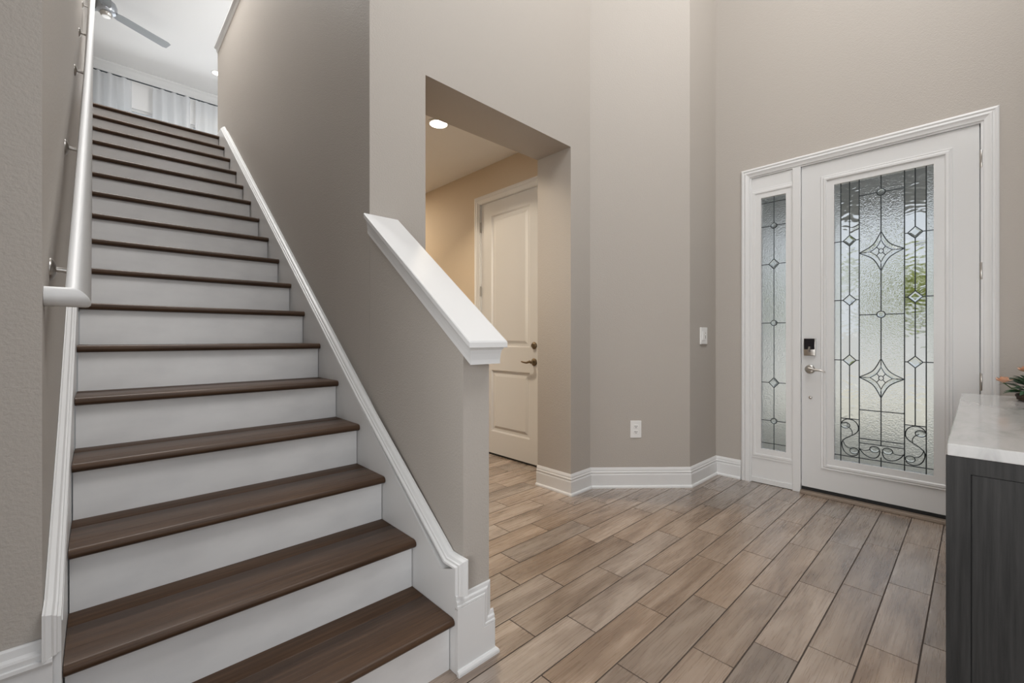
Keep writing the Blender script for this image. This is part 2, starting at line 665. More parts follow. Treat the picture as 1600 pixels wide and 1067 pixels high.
bm = bmesh.new()
hw, hh = (W1 - W0) / 2, WZ1 - WZ0
for a in (-hw, -.02, hw - .04):
    box(bm, a, a + .04, 0, .05, 0, hh)
for b in (0, hh - .04):
    box(bm, -hw + .04, -.02, 0, .05, b, b + .04)
    box(bm, .02, hw - .04, 0, .05, b, b + .04)
link('window_frame', bm, M['trim'], wf)
for a, b in ((-hw + .04, -.02), (.02, hw - .04)):
    B('window_pane', M['pane'], (a, b, .022, .028, .04, hh - .04), wf)
# crown moulding of the loft
CR = [(0, 0), (.11, 0), (.11, -.02), (.075, -.045), (.045, -.085), (.02, -.115), (.02, -.15), (0, -.15)]
bm = bmesh.new()
sweep(bm, [(4.0, YW, ZC), (WL, YW, ZC)], (0, 0, 1), CR, side=-1)
struct(link('trim_3', bm, M['trim']), 'white crown moulding above the loft curtains', 'trim')

# cap on the loft end of the stair wall
bm = bmesh.new()
CP = [(0, 0), (0, -.02), (.02, -.035), (.03, -.06), (.03, -.11), (.18, -.11), (.33, -.11), (.33, -.06), (.34, -.035), (.36, -.02), (.36, 0), (.36, .03), (0, .03)]
sweep(bm, [(.925, 2.02, 4.35), (.925, 5.69, 4.35)], (0, 0, 1), [(a, b - .03 + .1) for a, b in [(0, -.1), (0, -.12), (.02, -.13), (.028, -.165), (.319, -.165), (.327, -.13), (.347, -.12), (.347, -.1)]])
struct(link('trim_4', bm, M['trim']), 'white cap along the top of the stair wall in the loft', 'trim')

# ------------------------------------------------------------------ knee wall beside the lower stairs, with its cap
kw = [(.928, 1.23), (1.045, 1.23), (1.075, 2.008), (.955, 2.008)]
bm = bmesh.new()


def capz(y):
    return 1.143 + (y - 1.17) * (1.749 - 1.143) / .84


lo = [bm.verts.new((x_, y_, 0)) for x_, y_ in kw]
hi = [bm.verts.new((x_, y_, capz(y_) - .09)) for x_, y_ in kw]
bm.faces.new(lo)
bm.faces.new(list(reversed(hi)))
for i in range(4):
    j = (i + 1) % 4
    bm.faces.new((lo[i], hi[i], hi[j], lo[j]))
struct(link('wall_knee', bm, M['wall']), 'low greige half wall beside the lower stairs', 'half wall')

sl = Vector((0, .84, 1.749 - 1.143)).normalized()
nn = Vector((0, -sl.z, sl.y))
capo = empty('trim_1', (.99, 1.2, 1.143))
struct(capo, 'sloped white cap on top of the half wall', 'trim')
pw = capo.location


def cap_ring(bm, inset, down):
    """footprint of the cap inset on three sides; down = perpendicular drop"""
    pts = []
    for (x_, y_), (sx, sy) in zip([(.905, 1.165), (1.078, 1.165), (1.107, 2.008), (.924, 2.008)], [(1, 1), (-1, 1), (-1, 0), (1, 0)]):
        y2 = y_ + inset * sy
        pts.append(bm.verts.new(Vector((x_ + inset * sx, y2, capz(y2) - down * 1.25)) - pw))
    return pts


bm = bmesh.new()
rings = [cap_ring(bm, *q) for q in ((.003, 0), (0, .003), (0, .017), (.003, .02))]
bm.faces.new(rings[0])
bm.faces.new(list(reversed(rings[-1])))
for a, b in zip(rings[:-1], rings[1:]):
    for i in range(4):
        j = (i + 1) % 4
        bm.faces.new((a[i], b[i], b[j], a[j]))
link('cap_board', bm, M['trim'], capo)
bm = bmesh.new()
rings = [cap_ring(bm, *q) for q in ((.010, .0205), (.010, .027), (.014, .032), (.017, .045), (.019, .062), (.019, .075))]
bm.faces.new(rings[0])
bm.faces.new(list(reversed(rings[-1])))
for a, b in zip(rings[:-1], rings[1:]):
    for i in range(4):
        j = (i + 1) % 4
        bm.faces.new((a[i], b[i], b[j], a[j]))
link('cap_moulding', bm, M['trim'], capo)

# ------------------------------------------------------------------ baseboards
BB = [(0, 0), (0, .154), (.004, .154), (.006, .150), (.0105, .138), (.011, .126), (.0145, .122), (.0145, .114), (.011, .110), (.015, .102), (.016, .098), (.016, 0)]
SH = [(.016, 0), (.016, .020), (.021, .019), (.026, .014), (.028, .008), (.028, 0)]


def baseboard(name, path, label):
    t = empty(name, path[0])
    struct(t, label, 'baseboard')
    p = [(q[0] - path[0][0], q[1] - path[0][1], 0) for q in path]
    bm = bmesh.new()
    sweep(bm, p, (0, 0, 1), BB)
    link('baseboard_run', bm, M['trim'], t)
    bm = bmesh.new()
    sweep(bm, p, (0, 0, 1), SH)
    link('shoe_moulding', bm, M['trim'], t)
    return t


baseboard('baseboard_corner', [(2.524, 2.379, 0), (2.524, 2.046, 0), (2.765, 2.05, 0), (3.34, 1.53, 0), (XD, 1.53, 0), (XD, 1.325, 0)],
          'white moulded baseboard around the angled wall')
baseboard('baseboard_hall', [(2.83, 5.78, 0), (2.83, 3.56, 0)], 'white baseboard along the hall wall')
baseboard('baseboard_right', [(XD, -.09, 0), (XD, -.47, 0), (1.25, -.47, 0)], 'white baseboard behind the console cabinet')
# stepped base on the end of the half wall
t = empty('baseboard_knee', (.97, 1.21, 0))
struct(t, 'stepped white base on the end of the half wall', 'baseboard')
q = t.location
bm = bmesh.new()
prism(bm, [(x_ - q.x, 1.214 - q.y, z_) for x_, z_ in ((.893, 0), (1.061, 0), (1.061, .114), (1.005, .114), (1.005, .224), (.893, .224))], (0, .015, 0))
link('base_board', bm, M['trim'], t)
MP = [(0, 0), (0, .0125), (.006, .0150), (.012, .0145), (.013, .011), (.022, .0115), (.026, .0105), (.030, .0065), (.042, .005), (.045, .003), (.045, 0)]
bm = bmesh.new()
sweep(bm, [(.893 - q.x, 1.229 - q.y, .222), (1.003 - q.x, 1.229 - q.y, .222), (1.003 - q.x, 1.229 - q.y, .112), (1.062 - q.x, 1.229 - q.y, .112)], (0, -1, 0),
      MP, side=-1)
link('base_moulding', bm, M['trim'], t)
bm = bmesh.new()
SH0 = [(0, 0), (0, .020), (.005, .019), (.010, .014), (.012, .008), (.012, 0)]
sweep(bm, [(.889 - q.x, 1.214 - q.y, 0), (1.061 - q.x, 1.214 - q.y, 0), (1.061 - q.x, 1.26 - q.y, 0)], (0, 0, 1), SH0)
link('shoe_moulding', bm, M['trim'], t)
bm = bmesh.new()
sweep(bm, [(1.046 - q.x, 1.231 - q.y, 0), (1.074 - q.x, 2.0 - q.y, 0)], (0, 0, 1), BB)
link('side_baseboard', bm, M['trim'], t)
# tall base on the wall end left of the stairs
t = empty('baseboard_left', (-.3, 1.44, 0))
struct(t, 'tall white moulded base on the wall end beside the first steps', 'baseboard')
bm = bmesh.new()
box(bm, -.15, .227, -.006, .009, 0, .415)
link('base_board', bm, M['trim'], t)
bm = bmesh.new()
sweep(bm, [(-2.9, .009, .10), (-.15, .009, .10), (-.15, .009, .415), (.227, .009, .415)], (0, -1, 0), [(a * 1.3, b * 1.4) for a, b in MP], side=-1)
link('base_moulding', bm, M['trim'], t)

# ------------------------------------------------------------------ staircase
st = empty('staircase', (XL, Y1, 0))
tag(st, 'straight staircase with dark stained wood treads and white risers', 'staircase')
W = XR - XL


def tread_mesh():
    bm = bmesh.new()
    d = RUN + .032
    prof = []
    for a in range(7):
        an = PI / 2 + PI * a / 6
        prof.append((.0145 + .0145 * math.cos(an) - .0, -.0145 + .0145 * math.sin(an)))
    prof = [(0.0145, 0)] + prof[1:-1] + [(.0145, -.029)]
    prof += [(d, -.029), (d, 0), (.198, 0), (.1965, -.0012), (.195, 0), (.079, 0), (.0775, -.0014), (.076, 0)]
    prism(bm, [(0, y_, z_) for y_, z_ in prof], (W, 0, 0))
    return bm


first = None
for k in range(NS):
    y_ = RUN * k
    z_ = RISE * (k + 1)
    if first is None:
        first = link('tread', tread_mesh(), M['tread'], st, smooth=True)
        tr = first
    else:
        tr = first.copy()
        C.objects.link(tr)
        tr.parent = st
    tr.location = (0, y_, z_)
fr = None
for k in range(NS):
    y_ = RUN * k + .03
    z_ = RISE * k
    if fr is None:
        bm = bmesh.new()
        box(bm, .002, W - .002, 0, .019, .0005, RISE - .0295)
        fr = link('riser', bm, M['riser'], st)
        rr_ = fr
    else:
        rr_ = fr.copy()
        C.objects.link(rr_)
        rr_.parent = st
    rr_.location = (0, y_, z_)
SK = .086                                                   # skirt board above the nosing line
yt = Y1 + RUN * (NS - 1)


def skirt(name, xin, xout, yfront, ytop_front, ztop_front, y_start):
    """board beside the steps between x = xin (steps side) and the wall"""
    top = [(y_start, nosez(y_start) + SK), (2.01, nosez(2.01) + SK), (yt - .05, nosez(yt - .05) + SK), (yt + .3, nosez(yt - .05) + SK)]
    fro = [(yfront, 0), (yfront, ztop_front), (ytop_front, ztop_front)]
    poly = fro + top + [(yt + .3, ZL - .3), (yt, ZL - .3), (Y1 + .45, 0)]
    bm = bmesh.new()
    a = [bm.verts.new((xin - XL, y_ - Y1, z_)) for y_, z_ in poly]
    b = [bm.verts.new((xout(y_) - XL, y_ - Y1, z_)) for y_, z_ in poly]
    bm.faces.new(a)
    bm.faces.new(list(reversed(b)))
    for i in range(len(poly)):
        j = (i + 1) % len(poly)
        bm.faces.new((a[i], b[i], b[j], a[j]))
    return link(name, bm, M['trim'], st)


skirt('skirt_board', XR + .0015, lambda y_: wallx(y_) - .0005, 1.2295, 1.232, .36, 1.305)
skirt('skirt_board', XL - .0015, lambda y_: WL + .0005, 1.452, 1.455, .50, 1.50)
RP = [(0, 0), (.006, .001), (.010, .008), (.016, .009), (.018, .014), (.026, .019), (.030, .030), (.034, .0335), (.034, .037), (0, .037)]


def rake(x_, path, xo, side, name='rake_moulding'):
    bm = bmesh.new()
    sweep(bm, [(x_ - XL, a - Y1, b) for a, b in path], (1, 0, 0), [(p, q_ * xo) for p, q_ in RP], side=side)
    return link(name, bm, M['trim'], st)


def line(y_):
    return nosez(y_) + SK


rake(XR + .0015, [(1.2345, .265), (1.2345, .356), (1.297, .356), (2.01, line(2.01)), (yt - .05, line(yt - .05)), (yt + .3, line(yt - .05))], .94, -1)
rake(XL - .0015, [(1.457, .43), (1.457, .505), (1.50, .512), (2.01, line(2.01)), (yt - .05, line(yt - .05)), (yt + .3, line(yt - .05))], -.80, -1)

# ------------------------------------------------------------------ handrail
hr = empty('handrail', (-.033, 1.49, 1.248))
tag(hr, 'round white wooden handrail on metal brackets along the stair wall', 'handrail')
SL = RISE / RUN
bm = bmesh.new()
YE = 3.95
tube(bm, [(-.0565, 0, 0), (0, 0, 0), (0, YE, YE * SL), (-.0565, YE, YE * SL)], .0235, 20)
link('rail', bm, M['trim'], hr, smooth=True)
for yb in (1.68, 2.42, 3.39, 4.23, 5.17):
    br = None
    dy = yb - 1.49
    zb = dy * SL
    bm = bmesh.new()
    lathe(bm, [(.0, .012), (.012, .012), (.026, .006), (.030, .001), (.030, 0)], (-.0567, dy, zb - .058), (1, 0, 0), 16)
    br = link('wall_bracket', bm, M['nickel'], hr, smooth=True)
    bm = bmesh.new()
    tube(bm, [(-.046, dy, zb - .058), (-.022, dy, zb - .060), (-.006, dy, zb - .052), (0, dy, zb - .030)], [.007, .0075, .007, .0065], 10)
    box(bm, -.012, .012, dy - .03, dy + .03, zb - .031, zb - .027)
    link('bracket_arm', bm, M['nickel'], br, smooth=True)

# ------------------------------------------------------------------ front door
def came(bm, pts, x_, r_=.0031):
    tube(bm, [(x_, a, b) for a, b in pts], r_, 8)


def arc(cy, cz, ry, rz, a0, a1, n=14):
    return [(cy + ry * math.cos(math.radians(a0 + (a1 - a0) * i / n)), cz + rz * math.sin(math.radians(a0 + (a1 - a0) * i / n))) for i in range(n + 1)]


def rel(pts, o):
    return [(a - o[0], b - o[1]) for a, b in pts]


XF = XD + .012                                               # inner face of the door leaf
d1 = empty('door_1', (XF, .448, 0))
struct(d1, 'white front door with a tall leaded glass panel', 'front door')
oy = .448
bm = bmesh.new()
frame_x(bm, -.008 - oy, .905 - oy, .047, 2.432, .19 - oy, .706 - oy, .28, 2.252, 0, .045)
link('door_leaf', bm, M['door'], d1)
bm = bmesh.new()
LP = [(0, 0), (0, .004), (.006, .010), (.018, .011), (.024, .006), (.033, .009), (.036, .007), (.036, -.006), (0, -.006)]
yA, yB, zA, zB = .748 - oy, .140 - oy, .238, 2.290
ring = [(0, yA, zA), (0, yA, zB), (0, yB, zB), (0, yB, zA)]


def loop_sweep(bm, pts, N, prof, side=1):
    N = Vector(N)
    P = [Vector(p) for p in pts]
    n = len(P)
    rings = []
    for i in range(n):
        d0 = (P[i] - P[i - 1]).normalized().cross(N) * side
        d_ = (P[(i + 1) % n] - P[i]).normalized().cross(N) * side
        m = d0 + d_
        m = m / m.dot(d_)
        rings.append([bm.verts.new(P[i] + m * a + N * b) for a, b in prof])
    for i in range(n):
        A, Bq = rings[i], rings[(i + 1) % n]
        for k in range(len(prof)):
            j = (k + 1) % len(prof)
            bm.faces.new((A[k], A[j], Bq[j], Bq[k]))


loop_sweep(bm, ring, (-1, 0, 0), LP, side=-1)
link('glass_moulding', bm, M['door'], d1, smooth=True)
# textured panes
GX = .016
c_y, L1, L2, L3, R1, R2, R3 = .448, .669, .619, .565, .329, .277, .225
EY0, EY1, EZ0, EZ1 = .186, .711, .276, 2.256
panes = [('centre_pane', 'pebble', R1, L3, .435, EZ1), ('side_pane', 'wave', L3, L1, .583, EZ1), ('side_pane', 'wave', R3, R1, .583, EZ1),
         ('border_pane', 'frost', L1, EY1, EZ0, EZ1), ('border_pane', 'frost', EY0, R3, EZ0, EZ1),
         ('scroll_pane', 'frost', L3, L1, .318, .583), ('scroll_pane', 'frost', R3, R1, .318, .583), ('scroll_pane', 'frost', R1, L3, .318, .435),
         ('border_pane', 'frost', R3, L1, EZ0, .318)]
for nm, mt, a, b, z0, z1 in panes:
    B(nm, M[mt], (GX, GX + .006, a - oy, b - oy, z0, z1), d1)
bm = bmesh.new()
cx_ = GX - .001
full = lambda a: came(bm, [(a - oy, EZ0), (a - oy, EZ1)], cx_)
for a in (L1, L3, R1, R3):
    full(a)
for a in (L2, R2):
    segs = [(EZ1, 1.877), (1.800, 1.458), (1.382, 1.033), (.958, .583)]
    for z0, z1 in segs:
        came(bm, [(a - oy, z0), (a - oy, z1)], cx_)
for z0, z1 in ((EZ1, 2.160), (2.120, 1.874), (1.608, 1.332), (1.292, 1.014), (.745, .42), (.345, EZ0)):
    came(bm, [(c_y - oy, z0), (c_y - oy, z1)], cx_)
hl = lambda a, b, z: came(bm, [(a - oy, z), (b - oy, z)], cx_)
hl(L3, .470, 2.140); hl(.426, R1, 2.140)
hl(L3, .470, 1.312); hl(.426, R1, 1.312)
hl(L3, R1, .654); hl(L3, R1, .455); hl(L3, R1, .424)
hl(EY1, EY0, .318); hl(L1, L3, .583); hl(R1, R3, .583)
for z in (1.838, 1.420, .996):
    hl(EY1, L2 + .037, z); hl(L2 - .037, L3, z); hl(R1, R2 + .037, z); hl(R2 - .037, EY0, z)
for cy in (L2, R2):
    for z in (1.838, 1.420, .996):
        came(bm, rel([(cy + .037, z), (cy, z + .038), (cy - .037, z), (cy, z - .038), (cy + .037, z)], (oy, 0)), cx_)
for z in (2.140, 1.312):
    came(bm, rel(arc(c_y, z, .022, .022, 0, 360, 18), (oy, 0)), cx_)


def star(cy, cz, ry, rz, bend):
    out = []
    P4 = [(cy + ry, cz), (cy, cz + rz), (cy - ry, cz), (cy, cz - rz), (cy + ry, cz)]
    for p, q_ in zip(P4[:-1], P4[1:]):
        for i in range(8):
            t_ = i / 8
            a = p[0] + (q_[0] - p[0]) * t_
            b = p[1] + (q_[1] - p[1]) * t_
            k_ = bend * 4 * t_ * (1 - t_)
            out.append((cy + (a - cy) * (1 - k_), cz + (b - cz) * (1 - k_)))
    return out + [P4[0]]


for cz in (1.741, .880):
    came(bm, rel(star(c_y, cz, .118, .133, .27), (oy, 0)), cx_)
    came(bm, rel(star(c_y, cz, .058, .075, .20), (oy, 0)), cx_, .0024)
    came(bm, rel(arc(c_y, cz, .013, .015, 0, 360, 12), (oy, 0)), cx_, .0024)
    for sy, sz in ((1, 0), (-1, 0), (0, 1), (0, -1)):
        came(bm, rel([(c_y + .058 * sy, cz + .075 * sz), (c_y + .118 * sy, cz + .133 * sz)], (oy, 0)), cx_, .0024)
    for sy, sz in ((1, 1), (1, -1), (-1, 1), (-1, -1)):
        came(bm, rel([(c_y + .010 * sy, cz + .011 * sz), (c_y + .024 * sy, cz + .031 * sz)], (oy, 0)), cx_, .0024)


def bez(p0, p1, p2, p3, n=16):
    out = []
    for i in range(n + 1):
        t_ = i / n
        u_ = 1 - t_
        out.append(tuple(u_ ** 3 * a + 3 * u_ * u_ * t_ * b + 3 * u_ * t_ * t_ * c + t_ ** 3 * d for a, b, c, d in zip(p0, p1, p2, p3)))
    return out


# scroll work at the foot of the glass: s-scrolls at both sides, two small scrolls between
for s, ctr in ((1, .617), (-1, .277)):
    f = lambda a, b: (ctr + s * a - oy, b)
    came(bm, bez(f(.050, .545), f(.035, .600), f(-.048, .590), f(-.048, .520)), cx_)
    came(bm, bez(f(-.048, .520), f(-.048, .465), f(.050, .455), f(.046, .400)), cx_)
    came(bm, bez(f(.046, .400), f(.044, .325), f(-.020, .305), f(-.046, .345)), cx_)
    came(bm, bez(f(.020, .530), f(-.012, .520), f(-.020, .480), f(-.010, .474)), cx_, .0024)
    came(bm, bez(f(.042, .430), f(.030, .385), f(.010, .372), f(-.004, .378)), cx_, .0024)
    came(bm, rel([(ctr + s * (p - ctr), q_) for p, q_ in arc(ctr + .026, .535, .026, .021, 0, 360, 18)], (oy, 0)), cx_, .0026)
    came(bm, rel([(ctr + s * (p - ctr), q_) for p, q_ in arc(ctr - .024, .362, .024, .021, 0, 360, 18)], (oy, 0)), cx_, .0026)
    g = lambda a, b: (c_y + s * a - oy, b)
    came(bm, bez(g(.116, .385), g(.085, .320), g(.008, .305), g(.006, .385)), cx_)
    came(bm, bez(g(.116, .385), g(.100, .372), g(.070, .372), g(.058, .390)), cx_, .0024)
    came(bm, rel(arc(c_y + s * .034, .392, .026, .021, 0, 360, 18), (oy, 0)), cx_, .0026)
link('lead_came', bm, M['came'], d1, smooth=True)
# bevelled jewels
jm = None


def jewel(cy, cz, ry, rz, seg):
    bm = bmesh.new()
    bo = [bm.verts.new((0, ry * math.cos(2 * PI * i / seg), rz * math.sin(2 * PI * i / seg))) for i in range(seg)]
    mid = [bm.verts.new((-.006, .6 * ry * math.cos(2 * PI * i / seg), .6 * rz * math.sin(2 * PI * i / seg))) for i in range(seg)]
    for i in range(seg):
        j = (i + 1) % seg
        bm.faces.new((bo[i], bo[j], mid[j], mid[i]))
    bm.faces.new(list(reversed(mid)))
    bm.faces.new(bo)
    return link('glass_jewel', bm, M['jewel'], d1, loc=(GX - .0008, cy - oy, cz))


jd = jewel(L2, 1.838, .035, .036, 4)
jc = jewel(c_y, 2.140, .020, .020, 14)
jo = jewel(L2 + .026, .535, .024, .019, 14)
for src, cy, cz in ([(jd, a, z) for a in (L2, R2) for z in (1.838, 1.420, .996)][1:] + [(jc, c_y, 1.312)] +
                    [(jo, L2 - .024, .362), (jo, R2 - .026, .535), (jo, R2 + .024, .362), (jo, c_y + .034, .392), (jo, c_y - .034, .392)]):
    o = src.copy()
    C.objects.link(o)
    o.parent = d1
    o.location = (GX - .0008, cy - oy, cz)
# star bevels
for cz in (1.741, .880):
    for sy, sz in ((1, 1), (1, -1), (-1, -1), (-1, 1)):
        bm = bmesh.new()
        outer = [(ctr_[0], ctr_[1]) for ctr_ in star(0, 0, .114, .129, .27)]
        a0 = [(p, q_) for p, q_ in outer if p * sy >= -1e-6 and q_ * sz >= -1e-6]
        a0 = list(dict.fromkeys((round(p, 5), round(q_, 5)) for p, q_ in a0))
        a0.sort(key=lambda p: math.atan2(p[1] * sz, p[0] * sy))
        bo = [bm.verts.new((0, p, q_)) for p, q_ in a0]
        mi = [bm.verts.new((-.006, p * .72, q_ * .72)) for p, q_ in a0]
        ba = [bm.verts.new((0, p * .52, q_ * .52)) for p, q_ in a0]
        for u_, v_ in ((bo, mi), (mi, ba)):
            for i in range(len(a0) - 1):
                bm.faces.new((u_[i], u_[i + 1], v_[i + 1], v_[i]))
        link('star_bevel', bm, M['jewel'], d1, loc=(GX - .0008, c_y - oy, cz))
# hinges
for z in (2.220, 1.552, .890):
    bm = bmesh.new()
    lathe(bm, [(.0, -.055), (.005, -.054), (.0075, -.050), (.0075, .050), (.005, .054), (0, .055)], (-.006, -.016 - oy, z), (0, 0, 1), 12)
    box(bm, -.004, -.001, -.030 - oy, -.017 - oy, z - .048, z + .048)
    link('hinge', bm, M['nickel'], d1, smooth=True)
# electronic deadbolt
dl = empty('deadbolt', (0, 0, 0)); dl.parent = d1
bm = bmesh.new()
box(bm, -.020, 0, .815 - oy, .888 - oy, 1.022, 1.150, bev=.004)
lk = link('lock_body', bm, M['nickel'], dl, smooth=True)
bm = bmesh.new()
box(bm, -.0235, -.0195, .818 - oy, .885 - oy, 1.068, 1.147, bev=.0015)
link('lock_face', bm, M['lock_black'], dl)
bm = bmesh.new()
tube(bm, [(-.026, .853 - oy, 1.052), (-.034, .852 - oy, 1.062), (-.037, .847 - oy, 1.088)], [.007, .0085, .0065], 10)
link('thumb_turn', bm, M['nickel'], dl, smooth=True)
# lever handle
bm = bmesh.new()
lathe(bm, [(.033, 0), (.033, .004), (.029, .009), (.022, .012), (.013, .014), (.012, .045), (0, .046)], (0, .852 - oy, .921), (-1, 0, 0), 24)
ro = link('door_handle', bm, M['nickel'], d1, smooth=True)
bm = bmesh.new()
tube(bm, [(-.040, .862 - oy, .925), (-.047, .848 - oy, .928), (-.050, .815 - oy, .920), (-.050, .785 - oy, .919), (-.048, .762 - oy, .914), (-.044, .748 - oy, .904)],
     [.009, .0115, .008, .0065, .006, .004], 12)
link('lever', bm, M['nickel'], ro, smooth=True)
bm = bmesh.new()
lathe(bm, [(.011, 0), (.011, .004), (.006, .007), (0, .007)], (0, .850 - oy, .712), (-1, 0, 0), 16)
link('door_viewer_cap', bm, M['nickel'], d1, smooth=True)
B('latch_plate', M['nickel'], (-.002, .001, .903 - oy, .907 - oy, .902, .958), d1)
B('door_gap_strip', M['black'], (-.002, .044, -.005 - oy, .903 - oy, .024, .0465), d1)  # black strip closing the gap under the leaf, added to keep it dark

# sidelight
w1 = empty('window_1', (XF, 1.095, 0))
struct(w1, 'narrow leaded sidelight window beside the front door', 'sidelight window')
oy = 1.095
bm = bmesh.new()
frame_x(bm, .962 - oy, 1.250 - oy, .001, 2.432, 1.008 - oy, 1.182 - oy, .275, 2.262, -.004, .045)
link('window_frame', bm, M['trim'], w1)
bm = bmesh.new()
loop_sweep(bm, [(-.004, 1.222 - oy, .232), (-.004, 1.222 - oy, 2.300), (-.004, .972 - oy, 2.300), (-.004, .972 - oy, .232)], (-1, 0, 0),
           [(p, q_ * .7) for p, q_ in LP], side=-1)
link('glass_moulding', bm, M['trim'], w1, smooth=True)
B('window_pane', M['frost'], (GX, GX + .006, 1.002 - oy, 1.188 - oy, .27, 2.266), w1)
bm = bmesh.new()
sy0, sy1 = 1.008 - oy, 1.182 - oy
for z0, z1 in ((2.262, 2.053), (2.013, 1.773), (1.693, 1.290), (1.250, .842), (.762, .522), (.482, .275)):
    came(bm, [(0, z0), (0, z1)], cx_, .0028)
for z in (2.221, .322):
    came(bm, [(sy0, z), (sy1, z)], cx_, .0028)
for z, g_ in ((2.033, .021), (1.733, .036), (1.270, .021), (.802, .036), (.502, .021)):
    came(bm, [(sy0, z), (-g_, z)], cx_, .0028)
    came(bm, [(g_, z), (sy1, z)], cx_, .0028)
    if g_ < .03:
        came(bm, arc(0, z, .021, .021, 0, 360, 18), cx_, .0028)
    else:
        came(bm, [(-.036, z), (0, z + .040), (.036, z), (0, z - .040), (-.036, z)], cx_, .0028)
link('lead_came', bm, M['came'], w1, smooth=True)
for src, z in ((jc, 2.033), (jd, 1.733), (jc, 1.270), (jd, .802), (jc, .502)):
    o = src.copy()
    C.objects.link(o)
    o.parent = w1
    o.location = (GX - .0008, 0, z)
B('window_sill', M['trim'], (-.012, -.0045, .962 - oy, 1.250 - oy, .004, .040), w1)

# casing, jambs and mullion around door and sidelight
t2 = empty('trim_2', (XD, .62, 0))
struct(t2, 'white casing around the front door and sidelight', 'door casing')
CS = [(0, 0), (0, .012), (.005, .016), (.014, .018), (.020, .013), (.026, .013), (.030, .018), (.036, .019), (.046, .013), (.056, .009), (.062, .008), (.062, 0)]
bm = bmesh.new()
sweep(bm, [(0, 1.322 - .62, 0), (0, 1.322 - .62, 2.508), (0, -.088 - .62, 2.508), (0, -.088 - .62, 0)], (-1, 0, 0), CS)
link('casing', bm, M['trim'], t2)
bm = bmesh.new()
box(bm, .0, .13, 1.2505 - .62, 1.2615 - .62, 0, 2.446)
box(bm, .0, .13, -.0255 - .62, -.0135 - .62, 0, 2.446)
box(bm, .0, .13, -.0135 - .62, 1.2505 - .62, 2.4335, 2.446)
box(bm, .060, .13, -.0135 - .62, .008 - .62, 0, 2.4335)
box(bm, .060, .13, .008 - .62, 1.2505 - .62, 2.418, 2.4335)
link('jamb', bm, M['trim'], t2)
B('mullion', M['trim'], (-.010, .13, .908 - .62, .9605 - .62, 0, 2.433), t2, bev=.003)
th = empty('trim_5', (XD, .44, 0))
struct(th, 'low metal threshold under the front door', 'threshold')
B('threshold_strip', M['threshold'], (-.035, .13, -.013 - .44, .907 - .44, .0005, .022), th, bev=.003)

# ------------------------------------------------------------------ hall door
d2 = empty('door_2', (2.845, 3.06, 0))
struct(d2, 'white two panel door in the hall beyond the opening', 'door')
oy = 3.06
bm = bmesh.new()
Y0, Y1d, Z0, Z1 = 2.663 - oy, 3.463 - oy, .018, 2.500
# stiles and rails as one leaf with two recessed raised panels
ys = [Y0, 2.780 - oy, 3.312 - oy, Y1d]
zs = [Z0, .232, .838, 1.066, 2.362, Z1]
for i in range(3):
    for j in range(5):
        if i == 1 and j in (1, 3):
            a, b, c, d = ys[1], ys[2], zs[j], zs[j + 1]
            st_ = [(0, 0), (.014, .012), (.034, .012), (.060, .003)]
            prev = None
            for ins, dep in st_:
                q4 = [bm.verts.new((dep, p, r_)) for p, r_ in ((a + ins, c + ins), (b - ins, c + ins), (b - ins, d - ins), (a + ins, d - ins))]
                if prev:
                    for k in range(4):
                        bm.faces.new((prev[k], prev[(k + 1) % 4], q4[(k + 1) % 4], q4[k]))
                prev = q4
            bm.faces.new(prev)
        else:
            bm.faces.new([bm.verts.new((0, p, r_)) for p, r_ in ((ys[i], zs[j]), (ys[i + 1], zs[j]), (ys[i + 1], zs[j + 1]), (ys[i], zs[j + 1]))])
bmesh.ops.remove_doubles(bm, verts=bm.verts, dist=1e-5)
bo = [bm.verts.new((x_, p, r_)) for x_ in (0, .04) for p, r_ in ((Y0, Z0), (Y1d, Z0), (Y1d, Z1), (Y0, Z1))]
for k in range(4):
    bm.faces.new((bo[k], bo[(k + 1) % 4], bo[4 + (k + 1) % 4], bo[4 + k]))
bm.faces.new(bo[4:])
bmesh.ops.remove_doubles(bm, verts=bm.verts, dist=1e-5)
link('door_leaf', bm, M['door'], d2)
B('door_gap_strip', M['black'], (.002, .04, Y0, Y1d, .001, .0175), d2)  # black strip added so the gap stays dark and no light leaks through
for z in (2.274, 1.626, .22):
    bm = bmesh.new()
    lathe(bm, [(.0, -.052), (.0085, -.050), (.0085, .050), (0, .052)], (-.008, 3.4685 - oy, z), (0, 0, 1), 12)
    link('hinge', bm, M['nickel'], d2, smooth=True)
bm = bmesh.new()
lathe(bm, [(.033, 0), (.033, .005), (.024, .010), (.018, .024), (0, .026)], (0, 2.722 - oy, 1.085), (-1, 0, 0), 20)
link('deadbolt', bm, M['bronze'], d2, smooth=True)
bm = bmesh.new()
lathe(bm, [(.034, 0), (.034, .005), (.026, .010), (.014, .014), (.013, .046), (0, .048)], (0, 2.722 - oy, .937), (-1, 0, 0), 20)
ro = link('door_handle', bm, M['bronze'], d2, smooth=True)
bm = bmesh.new()
tube(bm, [(-.044, 2.715 - oy, .938), (-.052, 2.730 - oy, .942), (-.056, 2.765 - oy, .932), (-.055, 2.800 - oy, .934), (-.052, 2.835 - oy, .940)], [.010, .012, .009, .008, .006], 12)
link('lever', bm, M['bronze'], ro, smooth=True)
t6 = empty('trim_6', (2.83, 3.06, 0))
struct(t6, 'white casing around the hall door', 'door casing')
bm = bmesh.new()
CS2 = [(a * 1.24, b * .9) for a, b in CS]
sweep(bm, [(0, 3.548 - oy, 0), (0, 3.548 - oy, 2.582), (0, 2.574 - oy, 2.582), (0, 2.574 - oy, 0)], (-1, 0, 0), CS2)
link('casing', bm, M['trim'], t6)
bm = bmesh.new()
box(bm, 0, .1195, 3.4645 - oy, 3.4745 - oy, 0, 2.511)
